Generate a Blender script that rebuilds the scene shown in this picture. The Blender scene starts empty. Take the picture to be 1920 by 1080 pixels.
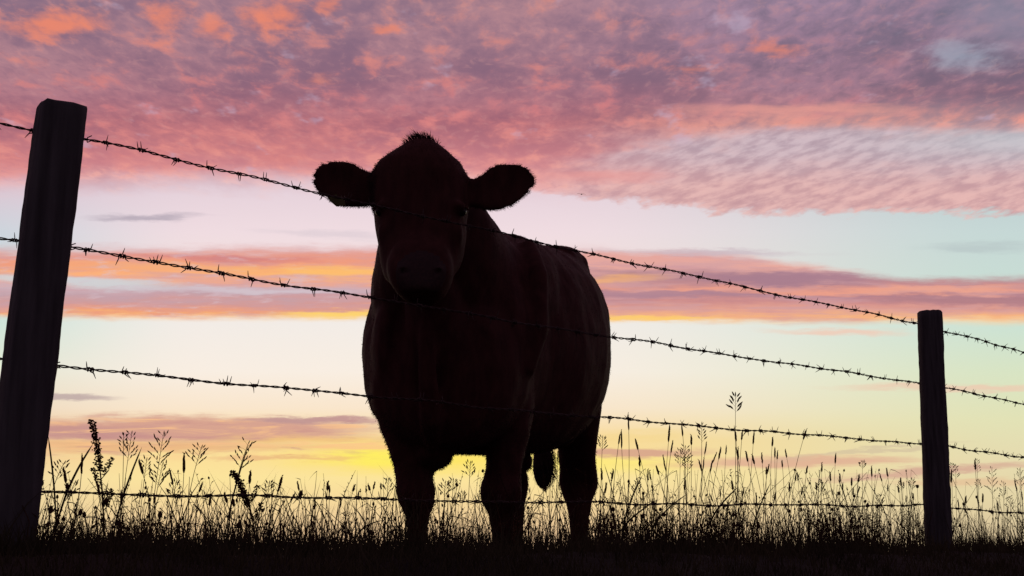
import bpy, math, random
from mathutils import Vector, Matrix, Quaternion, noise as mnoise
random.seed(7)
S = bpy.context.scene
COL = S.collection
R = math.radians
PI = math.pi

# ---------------------------------------------------------------- camera model
F = 2600.0                       # focal length in photo pixels (1920 wide)
PITCH = math.atan(491/2600)      # looking slightly up from the foot of the bank
EYE = 0.05
CP, SP = math.cos(PITCH), math.sin(PITCH)
def ratios(x, y):
    up = 540.0-y
    d = F*CP-up*SP
    return (x-960)/d, (F*SP+up*CP)/d
def at(x, y, Y):                 # photo pixel + depth -> point of the place
    a, b = ratios(x, y)
    return Vector((a*Y, Y, EYE+b*Y))
# fence line on the ground
FL = Vector((-1.2, 3.62)); FD = Vector((.7226, .6913)).normalized(); FN = Vector((-FD.y, FD.x))
def fence_Y(px):                 # depth of the fence plane seen at photo column px (near mid height)
    a = (px-960)/(F*1.0)
    # X = aY ; (X-FL.x)*FN.x+(Y-FL.y)*FN.y = 0
    return (FL.x*FN.x+FL.y*FN.y)/(a*FN.x+FN.y)
def sst(a, b, x):
    t = max(0.0, min(1.0, (x-a)/(b-a)))
    return t*t*(3-2*t)
def gz(x, y):
    s = (x-FL.x)*FN.x+(y-FL.y)*FN.y
    z = 0.0
    if s < -.5:
        z -= .6*(min(-s-.5, 6.0)/2.9)**1.3
    z += .045*sst(-1.6, -.35, s)
    z -= .215*sst(.10, .65, s)
    if s > 5:
        z -= .035*(min(s, 90)-5)
    r = math.hypot(x, y)
    if r < 40:
        z += .018*mnoise.noise(Vector((x*1.7, y*1.7, 3)))+.008*mnoise.noise(Vector((x*6, y*6, 1)))
    return z

# ---------------------------------------------------------------- scene helpers
def tag(o, label=None, cat=None, group=None, kind=None):
    if label: o['label'] = label
    if cat: o['category'] = cat
    if group: o['group'] = group
    if kind: o['kind'] = kind
    return o
def empty(name, loc, rz=0):
    o = bpy.data.objects.new(name, None); COL.objects.link(o)
    o.location = loc; o.rotation_euler = (0, 0, rz); o.empty_display_size = .05
    return o
class MB:
    def __init__(s): s.v = []; s.f = []
    def ring(s, pts):
        i = len(s.v); s.v += [tuple(p) for p in pts]; return list(range(i, i+len(pts)))
    def bridge(s, a, b):
        n = len(a)
        for i in range(n): s.f.append((a[i], a[(i+1) % n], b[(i+1) % n], b[i]))
    def cap(s, a, flip=False): s.f.append(tuple(reversed(a)) if flip else tuple(a))
    def tube(s, pts, rad, n=6, caps=True):
        pts = [Vector(p) for p in pts]
        if not hasattr(rad, '__len__'): rad = [rad]*len(pts)
        prev = None; up = None
        for k, p in enumerate(pts):
            t = (pts[min(k+1, len(pts)-1)]-pts[max(k-1, 0)])
            if t.length < 1e-9: t = Vector((0, 0, 1))
            t.normalize()
            if up is None:
                up = Vector((0, 0, 1)) if abs(t.z) < .9 else Vector((0, 1, 0))
            a = (up-t*up.dot(t)).normalized(); b = t.cross(a); up = a
            r = s.ring([p+(a*math.cos(2*PI*i/n)+b*math.sin(2*PI*i/n))*rad[k] for i in range(n)])
            if prev: s.bridge(prev, r)
            elif caps: s.cap(r, True)
            prev = r
        if caps: s.cap(prev)
    def blade(s, p, d, side, L, w, bend, seg=3):
        # a grass blade: narrow folded strip that bends over
        p = Vector(p); d = Vector(d); side = Vector(side)
        i = len(s.v)
        for k in range(seg+1):
            t = k/seg
            c = p+d*(L*t)+bend*(t*t*L)
            ww = w*(1-t)**.7 if k < seg else 0
            if k < seg:
                s.v.append(tuple(c-side*ww)); s.v.append(tuple(c+side*ww))
            else: s.v.append(tuple(c))
        for k in range(seg-1):
            a = i+2*k; s.f.append((a, a+1, a+3, a+2))
        a = i+2*(seg-1); s.f.append((a, a+1, a+2))
    def grain(s, p, d, L, w):
        # a seed / spikelet: small spindle
        d = Vector(d).normalized(); p = Vector(p)
        u = d.orthogonal().normalized(); v = d.cross(u)
        s.tube([p, p+d*L*.3, p+d*L*.7, p+d*L], [w*.3, w, w*.75, w*.12], 5)
    def build(s, name, mat, parent=None, smooth=True):
        me = bpy.data.meshes.new(name); me.from_pydata(s.v, [], s.f)
        if smooth: me.polygons.foreach_set('use_smooth', [True]*len(me.polygons))
        me.materials.append(mat); me.update()
        o = bpy.data.objects.new(name, me); COL.objects.link(o)
        if parent: o.parent = parent
        return o

# ---------------------------------------------------------------- materials
def lin(c):
    f = lambda v: v/12.92 if v <= .04045 else ((v+.055)/1.055)**2.4
    return tuple(f(v/255) for v in c)+(1,)
def mat(name, c1, c2, scale=(8, 8, 8), rough=.8, bump=.3, bdist=.01, spec=.25, detail=6, trans=0, sheen=0):
    m = bpy.data.materials.new(name); m.use_nodes = True
    nt = m.node_tree; n = nt.nodes; l = nt.links
    b = n['Principled BSDF']
    tc = n.new('ShaderNodeTexCoord'); mp = n.new('ShaderNodeMapping'); mp.inputs['Scale'].default_value = scale
    nz = n.new('ShaderNodeTexNoise'); nz.inputs['Scale'].default_value = 1; nz.inputs['Detail'].default_value = detail
    l.new(tc.outputs['Object'], mp.inputs['Vector']); l.new(mp.outputs[0], nz.inputs['Vector'])
    cr = n.new('ShaderNodeValToRGB'); cr.color_ramp.elements[0].position = .3; cr.color_ramp.elements[1].position = .7
    cr.color_ramp.elements[0].color = c1+(1,); cr.color_ramp.elements[1].color = c2+(1,)
    l.new(nz.outputs[0], cr.inputs[0]); l.new(cr.outputs[0], b.inputs['Base Color'])
    b.inputs['Roughness'].default_value = rough; b.inputs['Specular IOR Level'].default_value = spec
    if sheen: b.inputs['Sheen Weight'].default_value = sheen; b.inputs['Sheen Roughness'].default_value = .5; b.inputs['Sheen Tint'].default_value = (.45, .2, .14, 1)
    if bump:
        bp = n.new('ShaderNodeBump'); bp.inputs['Strength'].default_value = bump; bp.inputs['Distance'].default_value = bdist
        l.new(nz.outputs[0], bp.inputs['Height']); l.new(bp.outputs[0], b.inputs['Normal'])
    if trans:
        t = n.new('ShaderNodeBsdfTranslucent'); l.new(cr.outputs[0], t.inputs[0])
        mx = n.new('ShaderNodeMixShader'); mx.inputs[0].default_value = trans
        l.new(b.outputs[0], mx.inputs[1]); l.new(t.outputs[0], mx.inputs[2]); l.new(mx.outputs[0], n['Material Output'].inputs[0])
    return m
M_wood = mat('weathered_wood', (.055, .046, .046), (.135, .115, .115), (34, 34, 3), .85, .6, .005)
M_wood2 = mat('weathered_round_wood', (.05, .040, .040), (.12, .10, .10), (70, 70, 5), .85, .7, .005)
M_wire = mat('rusty_wire', (.035, .014, .011), (.08, .032, .022), (200, 200, 200), .7, .2, .001, .5)
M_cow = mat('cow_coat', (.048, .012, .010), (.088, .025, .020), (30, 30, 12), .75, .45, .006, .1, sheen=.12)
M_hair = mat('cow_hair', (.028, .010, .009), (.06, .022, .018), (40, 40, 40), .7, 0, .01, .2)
M_nose = mat('cow_nose', (.032, .010, .009), (.055, .018, .015), (90, 90, 90), .6, .4, .002, .25)
M_eye = mat('cow_eye', (.015, .007, .006), (.02, .009, .008), (9, 9, 9), .3, 0, .01, .3)
M_hoof = mat('hoof_horn', (.02, .016, .013), (.04, .03, .025), (20, 20, 60), .5, .3, .002)
M_tag = mat('ear_tag_plastic', (.09, .07, .012), (.10, .08, .015), (20, 20, 20), .5, .05, .001)
M_grass = mat('dark_green_grass', (.040, .030, .014), (.085, .060, .030), (3, 3, 3), .75, 0, .01, .15, trans=.14)
M_dry = mat('dry_grass_stem', (.11, .045, .022), (.20, .085, .040), (9, 9, 9), .8, 0, .01, .1, trans=.34)
M_weed = mat('tangled_weeds', (.07, .028, .014), (.14, .06, .030), (5, 5, 5), .8, 0, .01, .1, trans=.28)
M_dock = mat('dock_seed_brown', (.07, .022, .012), (.13, .04, .022), (50, 50, 50), .8, 0, .01, .1, trans=.25)
M_ground = mat('meadow_ground', (.018, .013, .010), (.045, .032, .024), (2.2, 2.2, 2.2), .95, .8, .04, .05, 10)
M_bird = mat('bird_feathers', (.02, .018, .018), (.04, .035, .035), (9, 9, 9), .8, 0)

# ---------------------------------------------------------------- ground (one sheet to the horizon)
def make_ground():
    mb = MB()
    def ax(n, near, far):
        out = []
        for i in range(-n, n+1):
            t = i/n
            out.append(math.copysign(near*abs(t)*4+far*abs(t)**7, t))
        return out
    xs = ax(110, 4, 1800); ys = [v+4.5 for v in ax(110, 4, 1800)]
    for y in ys:
        for x in xs: mb.v.append((x, y, gz(x, y)-.012))
    n = len(xs)
    for j in range(len(ys)-1):
        for i in range(n-1):
            a = j*n+i; mb.f.append((a, a+1, a+n+1, a+n))
    return tag(mb.build('ground', M_ground), kind='structure')
make_ground()

# ---------------------------------------------------------------- fence
def fence_pt(px, py, off=0.0):
    a, b = ratios(px, py)
    q = FL+FN*off
    Y = (q.x*FN.x+q.y*FN.y)/(a*FN.x+FN.y)
    return Vector((a*Y, Y, EYE+b*Y))
def square_post():
    # position: top and foot taken on the axis of the post; leans slightly
    Y = 3.58
    top = at(116, 201, Y); foot = at(14, 1010, Y)
    ax = (top-foot).normalized(); foot = foot-ax*.45; L = (top-foot).length
    root = empty('fence_post', (foot.x, foot.y, foot.z))
    mb = MB(); prev = None; w = .0600; th = R(-57)
    N = 90
    for k in range(N+1):
        z = L*k/N; t = k/N
        ring = []
        if k == N: z = L
        sh = 1.0 if k < N-1 else (.992 if k == N-1 else .965)
        if k == N-1: z = L-.006
        grow = 1.0+.04*(1-t)
        for i in range(24):
            a = 2*PI*i/24
            c, s = math.cos(a), math.sin(a)
            e = 7.0
            r = (abs(c)**e+abs(s)**e)**(-1/e)
            x = c*r; y = s*r
            wob = 1+.045*mnoise.noise(Vector((x*2, y*2, z*5)))+.030*mnoise.noise(Vector((x*4, y*4, z*18)))+.016*mnoise.noise(Vector((x*7, y*7, z*55)))-.05*max(0, mnoise.noise(Vector((x*9, y*9, z*1.3)))-.25)
            X = x*w*sh*wob*grow; Yy = y*w*sh*wob*grow
            X, Yy = X*math.cos(th)-Yy*math.sin(th), X*math.sin(th)+Yy*math.cos(th)
            ring.append(Vector((X, Yy, 0))+ax*z)
        if k >= N-1: ring = [q_+ax*.006*mnoise.noise(Vector((q_.x*40, q_.y*40, 5))) for q_ in ring]
        r = mb.ring(ring)
        if prev: mb.bridge(prev, r)
        else: mb.cap(r, True)
        prev = r
    c = mb.ring([ax*(L+.002)])
    for i in range(24): mb.f.append((prev[i], prev[(i+1) % 24], c[0]))
    o = mb.build('post_body', M_wood, root)
    me = o.data
    tag(root, 'large squared wooden fence post at the left edge, nearest to the camera', 'fence post', 'wooden fence posts')
    return root, foot, ax
def round_post(foot, ax, L, r0, label, seed):
    foot = foot-ax*.4; L = L+.4
    root = empty('fence_post', foot)
    mb = MB(); prev = None; N = 80
    for k in range(N+1):
        t = k/N; z = L*t
        sh = 1.0
        if k == N-1: z = L-.006; sh = .985
        if k == N: z = L; sh = .9
        ring = []
        for i in range(24):
            a = 2*PI*i/24; x, y = math.cos(a), math.sin(a)
            e = 3.0; rr = (abs(x)**e+abs(y)**e)**(-1/e)
            wob = 1+.06*mnoise.noise(Vector((x*1.5+seed, y*1.5, z*3)))+.045*mnoise.noise(Vector((x*4, y*4+seed, z*16)))+.02*mnoise.noise(Vector((x*6, y*6+seed, z*50)))-.06*max(0, mnoise.noise(Vector((x*8, y*8, z*1.2)))-.2)
            ring.append(Vector((x*rr*r0*sh*wob*(1.05-.07*t), y*rr*r0*sh*wob*(1.05-.07*t), 0))+ax*z)
        if k >= N-1: ring = [q_+ax*.006*mnoise.noise(Vector((q_.x*40, q_.y*40, 5))) for q_ in ring]
        r = mb.ring(ring)
        if prev: mb.bridge(prev, r)
        else: mb.cap(r, True)
        prev = r
    c = mb.ring([ax*(L+.004)])
    for i in range(24): mb.f.append((prev[i], prev[(i+1) % 24], c[0]))
    mb.build('post_body', M_wood2, root)
    tag(root, label, 'fence post', 'wooden fence posts')
    return root
postA, footA, axA = square_post()
Yr = 6.62
tB = at(1743.5, 584, Yr); fB = at(1760, 1024, Yr); axB = (tB-fB).normalized()
postB = round_post(fB, axB, (tB-fB).length, .0575, 'rounded wooden fence post standing on the right, farther from the camera', 2)

# wires: heights measured where they pass the two posts, on the cow's side of the posts
WOFF = .055
ends = [((165, 262), (1718, 606), (1920, 661)), ((135, 466), (1722, 718), (1920, 757)),
        ((105, 686), (1727, 832), (1920, 857)), ((75, 922), (1732, 948), (1920, 963))]
wl = ['top strand of rusty barbed wire, running past the cow\'s ear and neck',
      'second strand from the top of barbed wire, crossing the cow\'s chest below its muzzle',
      'third strand from the top of barbed wire, just above the seeding grass tips',
      'lowest strand of barbed wire, running through the tall grass at the cow\'s legs']
def make_barb(seed):
    rnd = random.Random(seed); mb = MB()
    # two short wires wound round the line wire (along local X), each ending in two cut points
    for q in (0, 1):
        pts = []; o = (q-.5)*.0075; a0 = rnd.uniform(0, 6.28)
        for k in range(15):
            a = a0+k*2*PI*1.5/14
            pts.append((o+(k/14-.5)*.0065, .0040*math.cos(a), .0040*math.sin(a)))
        p0, p1 = Vector(pts[0]), Vector(pts[-1])
        d0 = Vector((rnd.uniform(-.6, .1), p0.y/.004*.6-p0.z/.004*.9, p0.z/.004*.6+p0.y/.004*.9)).normalized()
        d1 = Vector((rnd.uniform(-.1, .6), p1.y/.004*.6+p1.z/.004*.9, p1.z/.004*.6-p1.y/.004*.9)).normalized()
        l0, l1 = rnd.uniform(.015, .020), rnd.uniform(.015, .020)
        full = [p0+d0*l0, p0+d0*l0*.5]+[Vector(p) for p in pts]+[p1+d1*l1*.5, p1+d1*l1]
        rad = [.0005, .0011]+[.0013]*15+[.0011, .0005]
        mb.tube(full, rad, 5)
    me = bpy.data.meshes.new('barb'); me.from_pydata(mb.v, [], mb.f); me.materials.append(M_wire)
    me.polygons.foreach_set('use_smooth', [True]*len(me.polygons))
    return me
BARBS = [make_barb(i) for i in range(9)]
def make_wire(i):
    a = fence_pt(*ends[i][0], WOFF); b = fence_pt(*ends[i][1], WOFF)
    d = (b-a); hl = math.hypot(d.x, d.y); slope = d.z/hl
    c = fence_pt(*ends[i][2], WOFF); slope2 = (c.z-b.z)/math.hypot(c.x-b.x, c.y-b.y)
    slope0 = (0.02, 0.01, 0, 0)[i]
    def P(t):                     # t = metres along fence from a
        p = Vector((a.x+FD.x*t, a.y+FD.y*t, 0))
        if t < 0: z = a.z+slope0*t
        elif t <= hl: z = a.z+slope*t-.010*math.sin(PI*t/hl)
        else: z = b.z+slope2*(t-hl)
        z += .0026*math.sin(t*5.3+i)+.0020*math.sin(t*13+2*i)+.004*mnoise.noise(Vector((t*4, i*3, 0)))
        p.z = z; off = .0018*math.sin(t*11+i*2)
        p.x += FN.x*off; p.y += FN.y*off
        return p
    root = empty('barbed_wire', P(0)); o0 = P(0)
    T0, T1 = -4.3, 9.0
    mb = MB(); step = .0075
    n = int((T1-T0)/step); rh = .0021
    strands = ([], [])
    for k in range(n+1):
        t = T0+(T1-T0)*k/n; p = P(t)-o0
        ang = 2*PI*t/.075+.6*math.sin(t*5)
        loose = 1+.3*max(0, math.sin(t*3.1+i))
        u = Vector((FN.x, FN.y, 0)); w = Vector((0, 0, 1))
        for q in (0, 1):
            an = ang+q*PI
            strands[q].append(p+(u*math.cos(an)+w*math.sin(an))*rh*loose)
    for q in (0, 1): mb.tube(strands[q], .0020, 5)
    mb.build('line_wire', M_wire, root)
    rnd = random.Random(40+i)
    t = -.96+rnd.uniform(0, .05)
    th0 = math.atan2(FD.y, FD.x)
    first = (190, 160, 170, 140)[i]
    f0 = fence_pt(first, ends[i][0][1], WOFF); t = math.hypot(f0.x-a.x, f0.y-a.y)-.106*9
    while t < 6.3:
        p = P(t)-o0; q = P(t+.02)-o0
        tilt = math.atan2(q.z-p.z, .02)
        o = bpy.data.objects.new('barb', BARBS[rnd.randrange(9)]); COL.objects.link(o); o.parent = root
        o.location = p
        e = Matrix.Rotation(th0, 4, 'Z') @ Matrix.Rotation(-tilt, 4, 'Y') @ Matrix.Rotation(rnd.uniform(0, 6.28), 4, 'X')
        if rnd.random() < .5: e = e @ Matrix.Rotation(PI, 4, 'Z')
        o.rotation_euler = e.to_euler(); s = rnd.uniform(1.1, 1.42); o.scale = (s, s, s)
        t += .106+rnd.uniform(-.009, .009)
    tag(root, wl[i], 'barbed wire', 'barbed wire strands of the fence')
    return P, hl
WP = [make_wire(i) for i in range(4)]
def staples(root, foot, ax, t, rr):
    for P, hl in WP:
        p = P(t if t == 0 else hl+.03)
        mb = MB()
        u = Vector((FD.x, FD.y, 0))*.0; n = Vector((FN.x, FN.y, 0)); z = Vector((0, 0, 1))
        arc = [p-n*.02+z*.007, p+n*.002+z*.007]+[p+n*(.002+.0035*math.sin(a))+z*.007*math.cos(a) for a in (.6, 1.2, 1.9, 2.5)]+[p+n*.002-z*.007, p-n*.02-z*.007]
        mb.tube([q-root.location for q in arc], .0016, 6)
        mb.build('staple', M_wire, root)
staples(postA, footA, axA, 0, 0); staples(postB, fB, axB, 1, 0)

# ---------------------------------------------------------------- the cow (one continuous body)
cow_root = empty('cow', at(880, 1100, 5.9)); cow_root.location.z = gz(cow_root.location.x, 5.9)
CO = Vector(cow_root.location)
cb = MB()
def sup(a, e):
    c, s = math.cos(a), math.sin(a); r = (abs(c)**e+abs(s)**e)**(-1/e); return c*r, s*r
def loft_y(mb, rings, n=28, e=2.3):
    # rings across the view: (Y, x0, x1, ytop, ybottom[, exponent])
    prev = None
    for q in rings:
        Y, x0, x1, y0, y1 = q[:5]; ee = q[5] if len(q) > 5 else e
        c = at((x0+x1)/2, (y0+y1)/2, Y); hx = (at(x1, (y0+y1)/2, Y).x-at(x0, (y0+y1)/2, Y).x)/2
        hz = (at(x0, y0, Y).z-at(x0, y1, Y).z)/2
        r = mb.ring([c+Vector((sup(2*PI*i/n, ee)[0]*hx, 0, sup(2*PI*i/n, ee)[1]*hz)) for i in range(n)])
        if prev: mb.bridge(r, prev)
        else: mb.cap(r)
        prev = r
    mb.cap(prev, True)
def loft_z(mb, rings, n=24, e=2.2):
    # rings stacked in height: (y, x0, x1, Ycentre, half depth)
    prev = None
    for q in rings:
        y, x0, x1, Yc, hd = q[:5]; ee = q[5] if len(q) > 5 else e
        c = at((x0+x1)/2, y, Yc); hx = (at(x1, y, Yc).x-at(x0, y, Yc).x)/2
        r = mb.ring([c+Vector((sup(2*PI*i/n, ee)[0]*hx, sup(2*PI*i/n, ee)[1]*hd, 0)) for i in range(n)])
        if prev: mb.bridge(r, prev)
        else: mb.cap(r)
        prev = r
    mb.cap(prev, True)
def loft_x(mb, rings, n=20, e=2.1):
    # rings along the ear: (x, ytop, ybottom, Ycentre, half thickness)
    prev = None
    for x, y0, y1, Yc, hd in rings:
        c = at(x, (y0+y1)/2, Yc); hz = (at(x, y0, Yc).z-at(x, y1, Yc).z)/2
        pts = []
        for i in range(n):
            a = 2*PI*i/n; u, v = sup(a, e)
            cup = .018*(1-v*v) if u < 0 else .012*(1-v*v)     # cupped forward opening
            pts.append(c+Vector((0, u*hd+cup, v*hz)))
        r = mb.ring(pts)
        if prev: mb.bridge(prev, r)
        else: mb.cap(r, True)
        prev = r
    mb.cap(prev)
def ball(mb, c, rx, ry, rz, n=16, m=10):
    prev = None; c = Vector(c)
    for j in range(1, m):
        th = PI*j/m
        r = mb.ring([c+Vector((rx*math.sin(th)*math.cos(2*PI*i/n), ry*math.sin(th)*math.sin(2*PI*i/n), rz*math.cos(th))) for i in range(n)])
        if prev: mb.bridge(r, prev)
        else:
            t = mb.ring([c+Vector((0, 0, rz))])
            for i in range(n): mb.f.append((t[0], r[i], r[(i+1) % n]))
        prev = r
    t = mb.ring([c-Vector((0, 0, rz))])
    for i in range(n): mb.f.append((t[0], prev[(i+1) % n], prev[i]))
# barrel and hindquarters
loft_y(cb, [(5.30, 760, 960, 520, 800), (5.42, 705, 1002, 470, 840), (5.60, 690, 1035, 438, 842), (5.85, 740, 1100, 440, 852),
            (6.10, 800, 1140, 452, 848), (6.30, 840, 1148, 456, 842), (6.50, 872, 1143, 458, 832), (6.72, 905, 1128, 457, 810),
            (6.90, 935, 1112, 462, 780), (7.02, 960, 1098, 478, 740), (7.10, 990, 1070, 510, 690)], 36, 2.25)
# hip bones and loin, making the angular rump
loft_y(cb, [(6.40, 985, 1085, 458, 560), (6.60, 1000, 1102, 462, 580), (6.78, 1010, 1108, 470, 600), (6.9, 1030, 1098, 490, 580)], 20, 2.6)
# shoulders, brisket
loft_y(cb, [(5.04, 772, 868, 600, 780), (5.10, 728, 930, 560, 828), (5.18, 700, 965, 535, 842), (5.30, 682, 994, 505, 846), (5.42, 678, 1006, 472, 846), (5.6, 700, 1010, 445, 850), (5.8, 760, 1000, 445, 820)], 34, 2.35)
ball(cb, at(735, 655, 5.28), .085, .20, .22); ball(cb, at(948, 640, 5.40), .105, .22, .30)
ball(cb, at(812, 850, 5.27), .075, .14, .060)     # brisket hanging between the fore legs
ball(cb, at(845, 740, 5.13), .13, .1, .18)
# withers and neck crest
loft_y(cb, [(4.90, 742, 838, 285, 420), (5.0, 722, 874, 292, 520), (5.10, 712, 915, 322, 600), (5.20, 702, 945, 355, 680), (5.32, 694, 975, 390, 740), (5.46, 700, 1008, 418, 760), (5.65, 760, 1045, 430, 700), (5.9, 850, 1060, 444, 640)], 30, 2.3)
ball(cb, at(812, 590, 5.07), .11, .10, .24)
cb.tube([at(798, 575, 5.0), at(800, 640, 4.98), at(803, 720, 4.985), at(808, 790, 5.03), at(812, 835, 5.12)], [.02, .032, .036, .04, .03], 12)
cb.tube([at(990, 455, 5.55), at(1010, 520, 5.42), at(1004, 620, 5.33), at(985, 700, 5.30)], [.03, .045, .05, .04], 12)
ball(cb, at(1082, 500, 6.62), .055, .09, .06)      # dewlap and throat
# head
loft_z(cb, [(261, 777, 804, 4.92, .04), (270, 760, 818, 4.92, .068), (288, 734, 843, 4.93, .115), (310, 708, 868, 4.93, .145), (335, 702, 879, 4.93, .165),
            (370, 702, 879, 4.925, .168), (400, 703, 877, 4.905, .16), (440, 706, 875, 4.87, .148), (475, 709, 870, 4.84, .135), (500, 712, 862, 4.82, .12),
            (522, 720, 848, 4.79, .105), (542, 738, 830, 4.77, .08), (552, 752, 818, 4.76, .05)], 32, 2.35)
loft_z(cb, [(430, 752, 826, 4.79, .05), (452, 742, 836, 4.765, .07), (472, 732, 846, 4.74, .085), (492, 725, 852, 4.725, .092), (514, 725, 852, 4.715, .10), (535, 733, 844, 4.705, .095), (553, 745, 831, 4.70, .088), (566, 760, 815, 4.72, .06), (571, 772, 802, 4.73, .035)], 28, 2.6)
for s in (-1, 1):
    ball(cb, at(789+s*72, 388, 4.79), .026, .035, .022)     # brow and eye socket
    ball(cb, at(789+s*66, 440, 4.79), .030, .035, .055)     # cheek ridge
    ball(cb, at(789+s*32, 506, 4.63), .022, .016, .016)    # nostril rim
    ball(cb, at(789+s*64, 340, 4.93), .06, .10, .045)       # ear root
# ears
loft_x(cb, [(712, 328, 384, 4.94, .040), (695, 324, 384, 4.94, .034), (680, 315, 389, 4.935, .026), (660, 302, 389, 4.93, .019), (640, 299, 387, 4.92, .016), (620, 300, 377, 4.91, .014), (601, 306, 364, 4.90, .012), (591, 315, 353, 4.895, .010), (585, 325, 342, 4.89, .006)])
loft_x(cb, [(866, 336, 384, 4.94, .040), (884, 334, 386, 4.945, .034), (900, 327, 391, 4.945, .026), (920, 311, 396, 4.945, .019), (940, 303, 394, 4.945, .016), (962, 303, 388, 4.945, .014), (982, 309, 373, 4.945, .012), (997, 318, 359, 4.945, .012), (1005, 328, 347, 4.945, .010)])
# fore legs
loft_z(cb, [(640, 700, 800, 5.34, .13), (760, 704, 826, 5.32, .125), (805, 712, 826, 5.30, .115), (845, 727, 818, 5.29, .10), (872, 738, 813, 5.28, .085), (893, 744, 810, 5.27, .072), (922, 744, 816, 5.25, .078), (944, 748, 815, 5.25, .068),
            (970, 762, 804, 5.27, .045), (1020, 767, 799, 5.28, .04), (1065, 766, 800, 5.28, .04), (1092, 760, 805, 5.27, .05), (1112, 763, 802, 5.25, .045), (1128, 757, 808, 5.24, .06), (1141, 754, 811, 5.23, .07)], 24)
loft_z(cb, [(640, 880, 1000, 5.50, .14), (760, 888, 1004, 5.46, .135), (810, 900, 996, 5.44, .12), (845, 908, 986, 5.43, .10), (872, 912, 979, 5.42, .085), (893, 906, 976, 5.41, .072), (920, 899, 976, 5.39, .080), (942, 903, 974, 5.39, .068),
            (970, 918, 963, 5.41, .045), (1015, 925, 960, 5.42, .04), (1060, 924, 962, 5.42, .04), (1088, 919, 967, 5.41, .05), (1106, 921, 965, 5.39, .045), (1122, 915, 971, 5.38, .06), (1136, 912, 974, 5.37, .07)], 24)
# hind legs: full thigh, hock set back, upright shank
loft_z(cb, [(560, 1010, 1116, 6.74, .16), (650, 1010, 1132, 6.74, .20), (720, 1016, 1131, 6.74, .20), (780, 1028, 1127, 6.74, .17), (820, 1042, 1121, 6.77, .13), (860, 1048, 1116, 6.83, .10), (886, 1050, 1119, 6.89, .085), (910, 1049, 1121, 6.93, .08), (940, 1060, 1111, 6.91, .058),
            (970, 1067, 1106, 6.88, .045), (1010, 1071, 1103, 6.86, .04), (1050, 1071, 1103, 6.84, .04), (1075, 1067, 1107, 6.82, .05), (1090, 1068, 1106, 6.80, .045), (1103, 1064, 1110, 6.79, .06), (1113, 1062, 1112, 6.78, .07)], 24)
loft_z(cb, [(640, 905, 1000, 6.60, .16), (720, 910, 1000, 6.58, .18), (790, 915, 996, 6.56, .15), (830, 925, 984, 6.58, .11), (865, 934, 978, 6.62, .09), (890, 936, 990, 6.66, .08), (912, 936, 991, 6.68, .068), (938, 940, 986, 6.66, .055),
            (968, 946, 982, 6.64, .045), (1010, 950, 980, 6.62, .04), (1055, 950, 980, 6.60, .04), (1078, 946, 984, 6.58, .05), (1094, 947, 983, 6.57, .045), (1107, 943, 987, 6.56, .06), (1117, 941, 989, 6.55, .07)], 24)
# tuft under the belly, flank fold, tail
ball(cb, at(985, 866, 6.25), .035, .08, .045); ball(cb, at(1040, 800, 6.5), .12, .2, .10)
cb.tube([at(1035, 480, 7.02), at(1030, 520, 7.14), at(1024, 600, 7.19), (at(1020, 700, 7.2)), at(1017, 800, 7.2), at(1015, 850, 7.19)], [.045, .038, .03, .024, .021, .017], 12)
me = bpy.data.meshes.new('cow_raw'); me.from_pydata([tuple(Vector(v)-CO) for v in cb.v], [], cb.f)
import bmesh
bm = bmesh.new(); bm.from_mesh(me); bmesh.ops.recalc_face_normals(bm, faces=bm.faces); bm.to_mesh(me); bm.free()
tmp = bpy.data.objects.new('body', me); COL.objects.link(tmp)
m1 = tmp.modifiers.new('r', 'REMESH'); m1.mode = 'VOXEL'; m1.voxel_size = .0105
m2 = tmp.modifiers.new('s', 'SMOOTH'); m2.iterations = 7; m2.factor = .5
dg = bpy.context.evaluated_depsgraph_get(); dg.update()
body_me = bpy.data.meshes.new_from_object(tmp.evaluated_get(dg)); bpy.data.objects.remove(tmp)
body_me.name = 'body'
# nostrils pressed in, gentle muscle and skin relief, slots for nose and hooves
NOS = [at(789+s*33, 507, 4.612)-CO for s in (-1, 1)]
EYE_C = [at(789+s*76, 396, 4.80)-CO for s in (-1, 1)]
MOU = at(789, 545, 4.6)-CO
nv = []
for v in body_me.vertices:
    p = v.co
    n = v.normal
    w = p+CO
    leg = 1 if w.z < .42 else 0
    p2 = p+n*(.009*mnoise.noise(w*4)+.0035*mnoise.noise(w*13)+leg*.004*mnoise.noise(w*28)+.004*mnoise.noise(Vector((w.x*16, w.y*7, w.z*5)))*(1-leg))
    for q in NOS:
        d = Vector(((p.x-q.x)/.016, (p.y-q.y)/.03, (p.z-q.z)/.012)).length
        if d < 1: p2 = p2+Vector((0, .016*(1-d*d), 0))
    dm = abs(p.z-(MOU.z-.25*abs(p.x-MOU.x)))
    if dm < .007 and p.y+CO.y < 4.72: p2 = p2+Vector((0, .006*(1-dm/.007), 0))
    nv.append(p2)
for v, p in zip(body_me.vertices, nv): v.co = p
body_me.materials.clear()
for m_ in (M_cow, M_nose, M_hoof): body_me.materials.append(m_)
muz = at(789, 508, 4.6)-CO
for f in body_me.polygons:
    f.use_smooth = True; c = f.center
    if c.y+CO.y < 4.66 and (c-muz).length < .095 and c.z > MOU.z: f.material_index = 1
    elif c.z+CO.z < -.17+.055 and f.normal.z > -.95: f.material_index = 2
body = bpy.data.objects.new('body', body_me); COL.objects.link(body); body.parent = cow_root
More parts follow.
